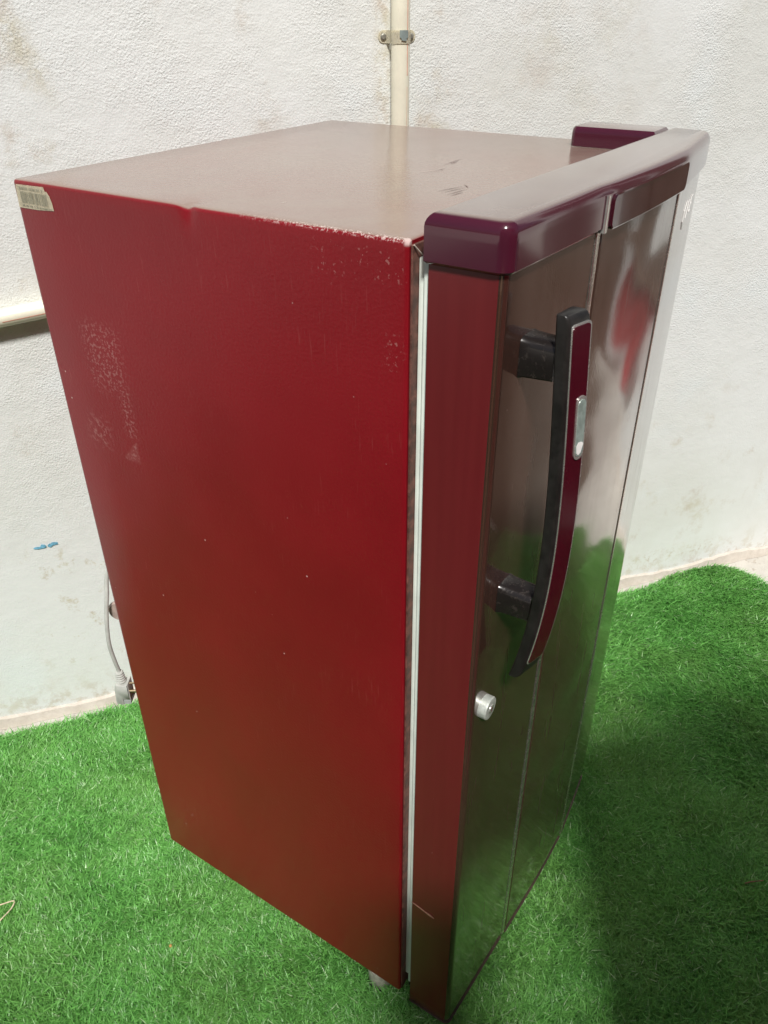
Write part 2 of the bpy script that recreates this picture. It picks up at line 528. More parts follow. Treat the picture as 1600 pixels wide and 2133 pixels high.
# saddle strap
ZS = 1.161 + ZB
bm = bmesh.new()
prof = []
tab = 0.0215
out0 = -(PR + 0.004) + 0.0015
rr = PR + 0.0012
line = [(-tab, out0), (-rr - 0.002, out0)] + [(-rr * math.cos(a), max(out0, rr * math.sin(a))) for a in np.linspace(-0.5, PI + 0.5, 22)] + [(rr + 0.002, out0), (tab, out0)]
hh = 0.0086
rowsv = []
for (u, o_) in line:
    endf = 1.0
    rowsv.append([bm.verts.new(WU * u + WN * o_ + Vector((0, 0, ZS + s * hh * endf))) for s in (-1, 1)])
for a, b in zip(rowsv, rowsv[1:]):
    bm.faces.new((a[0], b[0], b[1], a[1]))
for end, sgn in ((rowsv[0], -1), (rowsv[-1], 1)):
    arc = [bm.verts.new(WU * (sgn * (tab + hh * math.cos(a))) + WN * out0 + Vector((0, 0, ZS + hh * math.sin(a)))) for a in np.linspace(-PI / 2 + .25, PI / 2 - .25, 8)]
    bm.faces.new([end[0]] + arc + [end[1]])
r = bmesh.ops.solidify(bm, geom=bm.faces[:], thickness=0.0014)
strap = finish('pipe_strap', bm, STRAP, vp, 45)
for u in (-tab - .0006, tab + .0006):
    bm = bmesh.new()
    c0 = WU * u + WN * (out0 + 0.0002) + Vector((0, 0, ZS))
    rings = []
    for rad, o_ in ((0.0046, 0), (0.0044, 0.0022), (0.0030, 0.0030)):
        rings.append([c0 + WN * o_ + (WU * math.cos(a) + Vector((0, 0, 1)) * math.sin(a)) * rad for a in [2 * PI * i / 14 for i in range(14)]])
    loft(bm, rings)
    finish('screw', bm, SCREW, strap, 30)
bm = bmesh.new()                                   # patch where the strap's coating is gone
for i in range(5):
    a0, a1 = math.radians(112 - i * 9), math.radians(112 - (i + 1) * 9)
    z0 = ZS + (-.004 if i in (1, 2, 3) else .000)
    q = [bm.verts.new((WU * math.cos(t) * -1 + WN * math.sin(t)) * -(-(rr + .0018)) * 1 + Vector((0, 0, z))) for t, z in ((a0, z0 - random.uniform(0, .002)), (a1, z0 - random.uniform(0, .002)), (a1, ZS + .0090), (a0, ZS + .0090))]
    bm.faces.new(q)
finish('bare_patch', bm, CHIPG, strap, 0)

ha = wp(-0.92, 0.745 + ZB, PR + 0.016)
h0 = wp(-0.397, 0.796 + ZB, PR + 0.002)
h1 = wp(-0.333, 0.803 + ZB, PR + 0.002)
hd = (h1 - h0)
h2 = h0 + hd * 8.2
hp = empty('horizontal_water_pipe', h0)
tag(hp, 'horizontal cream plastic water pipe on the wall left of the refrigerator', 'pipe')
bm = bmesh.new()
hstart = h0 - hd * 9
tube(bm, [hstart.lerp(h2, t) - h0 for t in np.linspace(0, 1, 10)], PR * .98, 28)
finish('pipe_tube', bm, PIPE, hp, 40)
bm = bmesh.new()
dn = hd.normalized()
e1 = WN
e2 = dn.cross(WN).normalized()
if e2.z < 0:
    e2 = -e2
stripe(bm, h0 + hd * 0.15 - h0, h0 + hd * 1.6 - h0, PR * .98, math.radians(-12), 0.0006, e1, e2)
finish('red_stripe', bm, REDLINE, hp, 0)

# ------------------------------------------------------------------ artificial turf
out = []
dT = -0.742
tp = lambda u, d=dT: (WN * d + WU * u)
left = [tp(u, dT + 0.004 * math.sin(u * 9)) for u in np.linspace(-3.0, 0.93, 40)]
poly = [Vector((p.x, p.y)) for p in left]
poly += [Vector(p) for p in ((1.262, -.040), (1.305, -.080), (1.340, -.122), (1.358, -.165), (1.357, -.205), (1.338, -.255), (1.318, -.32), (1.27, -.45), (1.0, -1.1), (0.4, -2.6), (-3.5, -2.6), (-3.2, 2.0))]
PX = np.array([p.x for p in poly])
PY = np.array([p.y for p in poly])


def inside(x, y):
    r = np.zeros(len(x), bool)
    n = len(PX)
    j = n - 1
    for i in range(n):
        cnd = ((PY[i] > y) != (PY[j] > y)) & (x < (PX[j] - PX[i]) * (y - PY[i]) / (PY[j] - PY[i] + 1e-12) + PX[i])
        r ^= cnd
        j = i
    return r


def lift(x, y):
    """the mat curls up a little in the far right corner"""
    d = np.hypot(x - 1.36, y + 0.14)
    return 0.022 * np.clip(1 - d / 0.30, 0, 1) ** 1.6


k = Mat('turf_backing')
v = k.coords()
k.set(Base_Color=k.mix(k.noise(v, 160, 3), (0.010, 0.045, 0.008), (0.025, 0.10, 0.018)), Roughness=0.9)
bm = bmesh.new()
cx, cy = 0.3, -0.3
rings = []
for s in (0.0, .3, .6, .85, 0.95, 1.0):
    pts = []
    for p in poly:
        q = Vector((cx, cy)).lerp(p, max(s, .001))
        pts.append((q.x, q.y, 0.0045 + float(lift(np.array([q.x]), np.array([q.y]))[0])))
    rings.append(pts)
rings.append([(p.x, p.y, 0.0012 + float(lift(np.array([p.x]), np.array([p.y]))[0])) for p in poly])
loft(bm, rings, False, False)
bmesh.ops.remove_doubles(bm, verts=bm.verts, dist=1e-5)
t = finish('turf_backing', bm, k.m, smooth=60)
t['kind'] = 'structure'

# blades
k = Mat('turf_blade')
at = k.n('ShaderNodeAttribute')
at.attribute_name = 'tint'
tint = at.outputs['Fac']
gp = k.coords()
c = k.mix(k.ramp(tint, 0.0, 0.6), (0.060, 0.245, 0.038), (0.215, 0.57, 0.128))
c = k.mix(k.ramp(k.noise(gp, 4.5, 4, 0.6), 0.40, 0.68, 0, 0.30), c, (0.26, 0.44, 0.115))
c = k.mix(k.ramp(k.noise(gp, 11, 4, 0.65), 0.56, 0.70, 0, 0.35), c, (0.050, 0.19, 0.045))
c = k.mix(k.ramp(tint, 0.75, 1.0), c, (0.55, 0.78, 0.42))
k.set(Base_Color=c, Roughness=0.36, Specular_IOR_Level=0.4)
tr = k.n('ShaderNodeBsdfTranslucent')
k.put(tr.inputs['Color'], c)
ms = k.n('ShaderNodeMixShader')
ms.inputs[0].default_value = 0.18
k.t.links.new(k.b.outputs[0], ms.inputs[1])
k.t.links.new(tr.outputs[0], ms.inputs[2])
k.t.links.new(ms.outputs[0], k.out.inputs['Surface'])
BLADE = k.m


def blades(name, xs, ys, wscale=1.0):
    n = len(xs)
    flow = 2.2 * np.sin(xs * 7.1 + 1.3 * np.sin(ys * 5.3)) + 1.8 * np.cos(ys * 8.3 + 1.7 * np.sin(xs * 4.1)) + 1.2 * np.sin(xs * 23 + ys * 17)
    right = np.clip((xs - 0.55) / 0.3, 0, 1)
    ang = flow * (1 - .75 * right) + right * (-2.3) + rng.normal(0, 1, n) * (1.7 - .8 * right)
    h = rng.uniform(0.008, 0.0225, n) * (1 + .15 * np.sin(xs * 31) * np.sin(ys * 27))
    lean = rng.uniform(0.2, 1.4, n) * 0.017
    w = rng.uniform(0.00075, 0.00135, n) * wscale
    z0 = 0.004 + lift(xs, ys)
    dx, dy = np.cos(ang), np.sin(ang)
    tw = rng.uniform(-.7, .7, n)
    px, py = -np.sin(ang + tw), np.cos(ang + tw)
    V = np.zeros((n, 5, 3), np.float32)
    for k_, sx in ((0, -1), (1, 1)):
        V[:, k_, 0] = xs + sx * px * w
        V[:, k_, 1] = ys + sx * py * w
        V[:, k_, 2] = z0
        V[:, 2 + k_, 0] = xs + dx * lean * .35 + sx * px * w * .9
        V[:, 2 + k_, 1] = ys + dy * lean * .35 + sx * py * w * .9
        V[:, 2 + k_, 2] = z0 + h * .62
    V[:, 4, 0] = xs + dx * lean * 1.15
    V[:, 4, 1] = ys + dy * lean * 1.15
    V[:, 4, 2] = z0 + h * rng.uniform(.75, 1.0, n)
    idx = np.arange(n)[:, None] * 5
    quads = np.concatenate([idx + 0, idx + 1, idx + 3, idx + 2], 1)
    tris = np.concatenate([idx + 2, idx + 3, idx + 4], 1)
    loops = np.concatenate([quads, tris], 1).ravel().astype(np.int32)
    starts = (np.arange(n)[:, None] * 7 + np.array([0, 4])).ravel().astype(np.int32)
    me = bpy.data.meshes.new(name)
    me.vertices.add(n * 5)
    me.vertices.foreach_set('co', V.ravel())
    me.loops.add(len(loops))
    me.loops.foreach_set('vertex_index', loops)
    me.polygons.add(2 * n)
    me.polygons.foreach_set('loop_start', starts)
    me.update(calc_edges=True)
    clump = 0.5 + 0.25 * np.sin(xs * 41 + 2 * np.sin(ys * 13)) * np.sin(ys * 37 + 2 * np.sin(xs * 11))
    tn = np.clip(rng.beta(1.3, 1.5, n) * .72 + clump * .26 + (rng.random(n) > .955) * .5, 0, 1)
    a = me.attributes.new('tint', 'FLOAT', 'POINT')
    a.data.foreach_set('value', np.repeat(tn, 5).astype(np.float32))
    me.materials.append(BLADE)
    o = bpy.data.objects.new(name, me)
    COL.objects.link(o)
    return o


def scatter(n, x0, x1, y0, y1):
    x = rng.uniform(x0, x1, n)
    y = rng.uniform(y0, y1, n)
    kz = (np.hypot(x - .024, y - .047) > .027) & inside(x, y) & ~((x > .03) & (x < W - .03) & (y > -.05) & (y < D - .03))
    return x[kz], y[kz]


def inview(x, y, m):
    p = np.stack([x - CAM.x, y - CAM.y, np.full(len(x), .01 - CAM.z)], 1) @ np.array(R).T
    u = 800 + 1659.8 * p[:, 0] / p[:, 2]
    v_ = 1066 + 1659.8 * p[:, 1] / p[:, 2]
    return (p[:, 2] > .1) & (u > -m) & (u < 1600 + m) & (v_ > -m) & (v_ < 2133 + m)


xs, ys = scatter(2000000, -0.95, 1.45, -0.75, 1.45)
iv = inview(xs, ys, 90)
far = ~iv & (rng.random(len(xs)) < 0.10) & (xs > -.9)
keep = iv | far
xs, ys = xs[keep], ys[keep]

tb = blades('turf_grass', xs, ys)
tb['kind'] = 'stuff'
tb['label'] = 'bright green artificial grass carpet covering the floor'
S['blade_count'] = len(xs)

# ------------------------------------------------------------------ refrigerator
root = empty('refrigerator', (0, 0, 0))
tag(root, 'worn maroon single door refrigerator standing on the artificial grass', 'refrigerator')


def Z(z):
    return z + ZB


# cabinet: rounded shell drawn front to back, with the small dent in its top left edge
bm = bmesh.new()
rc = 0.0042
sec = round_poly([(0, Z(0)), (W, Z(0)), (W, Z(H)), (.06, Z(H)), (.032, Z(H)), (.022, Z(H)), (.014, Z(H)), (0, Z(H)), (0, Z(H - .012)), (0, Z(H - .02)), (0, Z(H - .032)), (0, Z(H - .06))], [rc * .6, rc, rc, 0, 0, 0, 0, rc, 0, 0, 0, 0], 5)
slices = [(0.0, 0.0016), (0.0012, 0.0003), (0.0035, 0.0)] + [(y, 0.0) for y in np.linspace(0.02, 0.17, 6)] + [(y, 0.0) for y in np.linspace(0.18, 0.26, 24)] + [(y, 0.0) for y in (0.3, 0.4, D - .004)] + [(D - .001, .0006), (D, .0018)]
rings = []
for (y, ins) in slices:
    ring = []
    pl = offset([Vector(p) for p in sec], -ins) if ins else sec
    for p in pl:
        x, z = p
        if x < 0.03 and z > Z(H) - 0.03:
            q = math.exp(-((y - 0.222 - (x - 0.0) * .9) / 0.007) ** 2) * math.exp(-((x) / 0.014) ** 2) * math.exp(-((Z(H) - z) / 0.012) ** 2)
            x += 0.0028 * q
            z -= 0.0028 * q
        ring.append((x, y, z))
    rings.append(ring)
loft(bm, rings)
cab = finish('cabinet', bm, RED, root, 40)
# front flange of the cabinet behind the gasket
for b in ((0.003, 0.030, Z(0.004), Z(H - .004)), (W - 0.030, W - 0.003, Z(0.004), Z(H - .004)), (0.0305, W - 0.0305, Z(H - .03), Z(H - .0042))):
    bm = bmesh.new()
    box(bm, b[0], b[1], -0.0022, -0.0002, b[2], b[3], 0.0006, 1)
    finish('front_flange', bm, FLANGE, cab, 30)
# corner scuff lines across the folded corner
bm = bmesh.new()
tube(bm, [(0.0035, -0.0030, Z(1.056)), (0.012, -0.0052, Z(1.0475))], 0.0006, 6)
finish('seam_line', bm, SCRL, cab, 30)

# sticker with bar code
bm = bmesh.new()
st = [(.4575, 1.0545), (.4565, 1.0568), (.4350, 1.0572), (.4140, 1.0578), (.4128, 1.0535), (.4105, 1.0540), (.4075, 1.0500), (.4055, 1.0440), (.4048, 1.0365), (.4300, 1.0348), (.4590, 1.0345)]
st = [(y, z - 0.0015) for y, z in st]
a = [bm.verts.new((-0.0004, y, Z(z))) for y, z in st]
bm.faces.new(a)
bmesh.ops.solidify(bm, geom=bm.faces[:], thickness=0.0003)
stk = finish('barcode_sticker', bm, PAPER, root, 0, label='torn yellowed paper sticker with a faded bar code')
bm = bmesh.new()


def yz_quad(bm, y0, y1, z0, z1, x=-0.0009):
    bm.faces.new([bm.verts.new((x, y, Z(z))) for y, z in ((y0, z0), (y1, z0), (y1, z1), (y0, z1))])


yy = .452
while yy > .4115:
    wv = random.choice((.0004, .0004, .0008, .0012))
    yz_quad(bm, yy, yy - wv, 1.0385, 1.0495)
    yy -= wv + random.choice((.0005, .0007, .0011))
for yy in np.arange(.452, .416, -.0019):             # row of tiny print above and below the bars
    if random.random() < .85:
        yz_quad(bm, yy, yy - random.uniform(.0008, .0014), 1.0512, 1.0535)
for yy in np.arange(.452, .409, -.0013):
    if random.random() < .8:
        yz_quad(bm, yy, yy - .0009, 1.0352, 1.0367)
finish('barcode_print', bm, INK, stk, 0)['kind'] = 'stuff'

# feet
for fx_ in (0.024, W - 0.036):
    bm = bmesh.new()
    rings = []
    for z, r_ in ((0.001, .017), (.004, .0195), (.044, .0195), (.046, .015), (ZB + .001, .015)):
        rings.append([(fx_ + r_ * math.cos(a), 0.047 + r_ * math.sin(a), z) for a in [2 * PI * i / 18 for i in range(18)]])
    loft(bm, rings)
    finish('foot', bm, FOOT, root, 40)
for fx_ in (0.05, W - 0.05):
    bm = bmesh.new()
    box(bm, fx_ - .02, fx_ + .02, D - .09, D - .05, 0.001, ZB + .001, .004)
    finish('foot', bm, FOOT, root, 40)

# scratches on the top


def top_line(mat, p, q, w):
    p, q = Vector((p[0], p[1], Z(H) + .0003)), Vector((q[0], q[1], Z(H) + .0003))
    d = (q - p).normalized()
    s = Vector((-d.y, d.x, 0)) * w
    m = p.lerp(q, .5) + s * random.uniform(-1, 1)
    bm = bmesh.new()
    bm.faces.new([bm.verts.new(c) for c in (p, m - s, q, m + s)])
    finish('scratch', bm, mat, root, 0)


for a, b in (((.284, .131), (.336, .133)), ((.296, .127), (.318, .129)), ((.160, .069), (.200, .058)), ((.158, .062), (.196, .054)), ((.152, .054), (.190, .050)), ((.150, .049), (.176, .046)), ((.256, .121), (.272, .119)), ((.205, .063), (.192, .051))):
    top_line(SCR, a, b, .0005)
for a, b in (((.232, .134), (.268, .117)), ((.40, .085), (.406, .083)), ((.08, .31), (.084, .30)), ((.30, .25), (.303, .247)), ((.05, .16), (.056, .157))):
    top_line(SCRL, a, b, .0005)

# ---- door
ctr = [(0.172 + (0.376 - 0.172) * t, -0.0872 - 0.0070 * t - 0.0022 * math.sin(PI * t)) for t in np.linspace(0, 1, 13)]
rgt = [(0.388 + (0.527 - 0.388) * t, -0.0938 + 0.0125 * t + 0.0018 * t * t) for t in np.linspace(0, 1, 8)]
plan0 = [(0.0055, -0.0145), (0.0055, -0.0770)] + [(0.055, -0.0798), (0.11, -0.0826), (0.1605, -0.0853), (0.1615, -0.0838), (0.1705, -0.0845)] + ctr + [(0.3775, -0.0925), (0.3865, -0.0922)] + rgt + [(0.5345, -0.0145)]
rads = [0, .007] + [0] * (len(plan0) - 4) + [.012, 0]
plan = round_poly(plan0, rads, 6)
ZD0, ZD1 = Z(-0.018), Z(1.046)
bm = bmesh.new()
rings = []
for z, ins in [(ZD0, -.004), (ZD0 + .0015, -.0012), (ZD0 + .004, 0)] + [(z, 0) for z in np.linspace(ZD0 + .02, ZD1 - .02, 14)] + [(ZD1, 0)]:
    rings.append([(p.x, p.y, z) for p in offset(plan, ins)] if ins else [(p.x, p.y, z) for p in plan])
loft(bm, rings)
door = finish('door', bm, MAROON, root, 32, label='maroon lacquered door, its slightly bowed front coloured darker for shade')

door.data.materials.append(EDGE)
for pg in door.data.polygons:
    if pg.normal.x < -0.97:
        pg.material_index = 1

# bottom edging
bm = bmesh.new()
e0, e1_ = offset(plan, .0010), offset(plan, -.004)
loft(bm, [[(p.x, p.y, ZD0 - .0020) for p in e1_], [(p.x, p.y, ZD0 - .0017) for p in e0], [(p.x, p.y, ZD0 - .0004) for p in e0], [(p.x, p.y, ZD0 - .0002) for p in e1_]])
finish('bottom_edging', bm, TRIMEDGE, door, 30)

# gasket: two ribs down each side and one along the top
for (x0, x1) in ((.0120, .034), (W - .034, W - .0125)):
    s = 1 if x0 < .1 else -1
    bm = bmesh.new()
    box(bm, x0, x1, -.0082, -.0024, Z(.035), Z(1.0455), .0012, 2)
    finish('gasket_rib', bm, GASKET, door, 30)
    xa, xb = (x0 - .0030, x1) if s > 0 else (x0, x1 + .0022)
    bm = bmesh.new()
    box(bm, xa, xb, -.0143, -.0086, Z(.022), Z(1.0435), .0010, 2)
    finish('gasket_rib', bm, GASKET, door, 30)
bm = bmesh.new()
box(bm, .0345, W - .0345, -.0143, -.0024, Z(1.026), Z(1.0435), .0012, 2)
finish('gasket_rib', bm, GASKET, door, 30)
# small pale streaks low on the door's edge
bm = bmesh.new()
tube(bm, [(0.0052, -0.014, Z(.228)), (0.0048, -0.026, Z(.2265)), (0.0050, -0.034, Z(.224)), (0.0045, -0.042, Z(.2235)), (0.0052, -0.047, Z(.2205))], lambda i: (.0005, .0008, .0007, .0012, .0006)[i], 6)
finish('dry_glue_streak', bm, TWIG, door, 30)

# chrome strips between the three zones of the front


def strip_at(x0, x1, y0, y1, z0, z1, proud):
    b = bmesh.new()
    pl_ = round_poly([(x0, y0 + .003), (x0, y0 - proud), (x1, y1 - proud), (x1, y1 + .003)], [0, .0012, .0012, 0], 3)
    loft(b, [[(p.x, p.y, z) for p in pl_] for z in (z0, z1)])
    return b


for (xa, xb, ya, yb) in ((.1622, .1698, -.0848, -.0856), (.3785, .3855, -.0936, -.0934)):
    finish('trim_strip', strip_at(xa, xb, ya, yb, ZD0 + .004, Z(1.0425), .0016), TRIMM, door, 30)

# top cap
cap_plan = offset(round_poly([plan0[0], plan0[1]] + plan0[2:5] + ctr + rgt + [plan0[-1]], [0, .007] + [0] * (2 + len(ctr) + len(rgt)) + [.022, 0], 8), 0.0046)
cap_plan = [Vector((p.x, min(p.y, -0.0125 if p.x < .3 else -0.033))) for p in cap_plan]
bm = bmesh.new()
ZC0, ZC1 = Z(1.0430), Z(1.0815)
rings = []
prof = [(ZC0, -.0055), (ZC0 + .0012, -.0022), (ZC0 + .0035, 0)] + [(ZC0 + t, 0) for t in (.012, .022)]
for a in np.linspace(0, PI / 2, 7):
    prof.append((ZC1 - .0105 + .0105 * math.sin(a), -.0095 * (1 - math.cos(a))))
for z, ins in prof:
    pl_ = offset(cap_plan, ins) if ins else cap_plan
    rings.append([(p.x, p.y, z) for p in pl_])
loft(bm, rings)
capo = finish('top_cap', bm, CAPM, door, 28, label='plum coloured plastic cap along the top of the door')
# chrome divider running up over the cap
b = strip_at(.1630, .1690, -.0900, -.0905, ZC0 - .0003, ZC1 - .009, .0022)
finish('trim_strip', b, CHROME, door, 30)
# inset dark panel in the middle of the cap
bm = bmesh.new()


def front_y(x):
    return interp(x, [p[0] for p in ctr], [p[1] for p in ctr])


def sheet(bm, x0, x1, z0, z1, rad, off, thick, n=22):
    outl = round_poly([(x0, z0), (x1, z0), (x1, z1), (x0, z1)], [rad] * 4, 6)
    # refine long edges so the sheet follows the bowed front
    fine_ = []
    for i, p in enumerate(outl):
        q = outl[(i + 1) % len(outl)]
        m = max(1, int((q - p).length / .012))
        fine_ += [p.lerp(q, s / m) for s in range(m)]
    r0 = [(p.x, front_y(p.x) - off + thick, p.y) for p in fine_]
    r1 = [(p.x, front_y(p.x) - off, p.y) for p in fine_]
    cx_, cz_ = (x0 + x1) / 2, (z0 + z1) / 2
    ins_ = []
    for p in fine_:
        sx = p.x + (.0012 if p.x < cx_ else -.0012)
        sz = p.y + (.0012 if p.y < cz_ else -.0012)
        ins_.append((sx, front_y(sx) - off - .0008, sz))
    loft(bm, [r0, r1, ins_])


sheet(bm, .1735, .3770, ZC0 + .0005, ZC1 - .0095, .0055, .0060, .003)
finish('cap_panel', bm, PANEL, door, 25)

# hinge cover on the far side
bm = bmesh.new()
hc = round_poly([(.483, -.0325), (.536, -.0325), (.536, .068), (.483, .068)], [0, 0, .010, .006], 5)
rings = []
for z, ins in ((Z(H) + .0002, 0), (Z(1.074), 0), (Z(1.0785), -.0008), (Z(1.0812), -.003), (Z(1.0820), -.007)):
    rings.append([(p.x, p.y, z) for p in offset(hc, ins)])
loft(bm, rings)
finish('hinge_cover', bm, CAPM, root, 35)

# chalk strokes on the far zone of the front


def fr(x):
    return interp(x, [p[0] for p in rgt], [p[1] for p in rgt]) - .0006


for st_ in ([(.447, 1.020), (.441, 1.010), (.440, .999), (.444, .990)], [(.462, 1.017), (.456, 1.000)], [(.462, 1.017), (.470, 1.0175)], [(.459, 1.009), (.466, 1.0095)], [(.480, 1.019), (.474, 1.003)], [(.480, 1.019), (.489, 1.0195)], [(.477, 1.011), (.485, 1.0115)], [(.474, 1.003), (.482, 1.004)]):
    bm = bmesh.new()
    tube(bm, [(x, fr(x), Z(z)) for x, z in st_], .00048, 5)
    finish('chalk_stroke', bm, CHALK, door, 30)

# ---- handle
HZ = [1.0120, .974, .918, .875, .828, .776, .724, .663, .650]
HY = [-.1058, -.1068, -.1112, -.1148, -.1160, -.1148, -.1108, -.1020, -.0995]
zs_ = HZ[::-1]
ys_ = HY[::-1]


def hy(z):
    p = np.polyfit(HZ, HY, 3)
    return float(np.polyval(p, z))


hand = empty('handle', (0, 0, 0))
hand.parent = root


def hsec(z, s=1.0):
    y = hy(z)
    return round_poly([(.0360, y), (.0362, y - .0112), (.0625, y - .0185), (.0625, y - .004)], [.002, .0032, .0018, .003], 4)


bm = bmesh.new()
rings = []
z0h, z1h = .6475, 1.0125
zl = [z0h, z0h + .001, z0h + .003, z0h + .006, z0h + .009] + list(np.linspace(z0h + .013, z1h - .013, 34)) + [z1h - .009, z1h - .006, z1h - .003, z1h - .001, z1h]
for z in zl:
    e = min(z - z0h, z1h - z)
    e = min(1, e / .013)
    s = math.sqrt(max(0, 1 - (1 - e) ** 2)) * .26 + .74 if e < 1 else 1
    pl_ = hsec(z)
    cxy = sum(pl_, Vector((0, 0))) / len(pl_)
    # taper mostly along the depth, so that the ends look domed
    rings.append([(cxy.x + (p.x - cxy.x) * (.85 + .15 * s), hy(z) + (p.y - hy(z)) * s, Z(z)) for p in pl_])
loft(bm, rings)
finish('handle_bar', bm, BLACK, hand, 50)


def face_pt(t, z, off):
    """point on the handle's front face, t from 0 (near edge) to 1 (far edge)"""
    y = hy(z)
    p = Vector((.0362, y - .0112)).lerp(Vector((.0625, y - .0185)), t)
    nrm = Vector((-.0073, -.0263)).normalized()
    p = p + nrm * off
    return (p.x, p.y, Z(z))


def face_sheet(t0, t1, z0, z1, rad, off, n=30, thick=.0016, tz=1.0):
    """sheet following the bowed front face; outline a rounded rectangle in (t*0.0273, z)"""
    b = bmesh.new()
    L = .0273
    outl = round_poly([(t0 * L, z0), (t1 * L, z0), (t1 * L, z1), (t0 * L, z1)], [rad] * 4, 7)
    fine_ = []
    for i, p in enumerate(outl):
        q = outl[(i + 1) % len(outl)]
        m = max(1, int((q - p).length / .010))
        fine_ += [p.lerp(q, s / m) for s in range(m)]
    loft(b, [[face_pt(p.x / L, p.y, off - thick) for p in fine_], [face_pt(p.x / L, p.y, off) for p in fine_]], True, False)
    # fill the front as a strip of quads between matching heights
    half = len(fine_)
    zs2 = sorted(set([round(p.y, 6) for p in fine_]))
    rows = []
    for z in zs2:
        xsr = []
        for i, p in enumerate(fine_):
            q = fine_[(i + 1) % half]
            if abs(p.y - z) < 2e-6:
                xsr.append(p.x)
            if (p.y - z) * (q.y - z) < 0:
                xsr.append(p.x + (q.x - p.x) * (z - p.y) / (q.y - p.y))
        rows.append((z, min(xsr), max(xsr)))
    prev = None
    for z, a_, b_ in rows:
        cur = [b.verts.new(face_pt((a_ + (b_ - a_) * s / 3) / L, z, off)) for s in range(4)]
        if prev:
            for i in range(3):
                b.faces.new((prev[i], prev[i + 1], cur[i + 1], cur[i]))
        prev = cur
    bmesh.ops.remove_doubles(b, verts=b.verts, dist=1e-5)
    return b


finish('chrome_edging', face_sheet(.10, .985, .6665, 1.0055, .004, .0009), CHROME, hand, 30)
finish('handle_inlay', face_sheet(.125, .91, .6685, 1.0040, .0035, .0016), INLAY, hand, 30)
finish('badge_rim', face_sheet(.44, .915, .8915, .9470, .0064, .0026), CHROME, hand, 30)
finish('badge_window', face_sheet(.50, .865, .8945, .9440, .0049, .0030), simple('grey_green_window', (0.36, 0.44, 0.40), 0.22, vary=0.2, vscale=120, metal=.3), hand, 30)
b = bmesh.new()
a_ = [b.verts.new(face_pt(t_, z_q, .0034)) for t_, z_q in ((.50, .905), (.53, .8985), (.62, .896), (.74, .8975), (.80, .902), (.845, .9045), (.80, .9065), (.70, .9075), (.58, .9078))]
b.faces.new(a_)
finish('badge_chip', b, CHALK, hand, 0, label='white worn chip at the foot of the handle badge')

for (z0, z1) in ((.9575, .9885), (.7185, .7475)):
    bm = bmesh.new()
    ybk = hy((z0 + z1) / 2) + .0006
    rings = []
    for y, gx, gz in ((-.0790, .0016, .0014), (-.0835, .0004, .0004), (-.092, 0, 0), (ybk, -.0004, -.0008)):
        pl_ = round_poly([(.0385 - gx, Z(z0) - gz), (.0640 + gx, Z(z0) - gz), (.0640 + gx, Z(z1) + gz), (.0385 - gx, Z(z1) + gz)], [.002, .002, .004, .007], 4)
        rings.append([(p.x, y, p.y) for p in pl_])
    loft(bm, rings)
    finish('handle_mount', bm, DUSTBLACK, hand, 40)

# ---- lock
bm = bmesh.new()
lc = Vector((.0290, 0, Z(.6005)))
rings = []
for y, r_ in ((-.0775, .0128), (-.0858, .0128), (-.0870, .0121), (-.0873, .0110)):
    rings.append([(lc.x + r_ * math.cos(a), y, lc.z + r_ * math.sin(a)) for a in [2 * PI * i / 28 for i in range(28)]])
loft(bm, rings)
lock = finish('door_lock', bm, ZINC, root, 30, label='round zinc key lock low on the door near its edge')
bm = bmesh.new()
rings = []
for y, r_ in ((-.0872, .0050), (-.0880, .0048), (-.0881, .0042)):
    rings.append([(lc.x + r_ * math.cos(a), y, lc.z + r_ * math.sin(a)) for a in [2 * PI * i / 20 for i in range(20)]])
loft(bm, rings)
finish('lock_barrel', bm, CHROME, lock, 30)
bm = bmesh.new()
box(bm, lc.x - .0006, lc.x + .0006, -.0886, -.0880, lc.z - .003, lc.z + .003)
finish('keyhole', bm, SCR, lock, 0)

# ---- power cord with plug hanging behind, and the fitting on the rear
cord = empty('power_cord', (0, 0, 0))
cord.parent = root
yq = .530
pts = [(.10, .475, Z(.62)), (.075, .50, Z(.565)), (.050, yq, Z(.515)), (.0375, yq, Z(.477)), (.0290, yq, Z(.445)), (.0235, yq, Z(.414)), (.0215, yq, Z(.388)), (.0240, yq, Z(.356)), (.0262, yq, Z(.338)), (.0262, yq, Z(.325))]


def spline(p, n=6):
    p = [Vector(q) for q in p]
    res = []
    for i in range(len(p) - 1):
        a, b, c_, d = p[max(i - 1, 0)], p[i], p[i + 1], p[min(i + 2, len(p) - 1)]
        for s in range(n):
            t = s / n
            res.append(0.5 * ((2 * b) + (c_ - a) * t + (2 * a - 5 * b + 4 * c_ - d) * t * t + (3 * b - a - 3 * c_ + d) * t ** 3))
    res.append(p[-1])
    return res


bm = bmesh.new()
tube(bm, spline(pts), .0031, 12)
finish('cable', bm, GREYP, cord, 50)
# the plug: strain relief, body, notch cover; its pins point to the right, toward the back of the cabinet
pr = Vector((.5408, -.8411, 0)).normalized()       # picture-right in the ground plane
pf = Vector((.8411, .5408, 0)).normalized()
pc = Vector((.0262, yq, 0))


def pq(r_, f_, z):
    q = pc + pr * r_ + pf * f_
    return (q.x, q.y, Z(z))


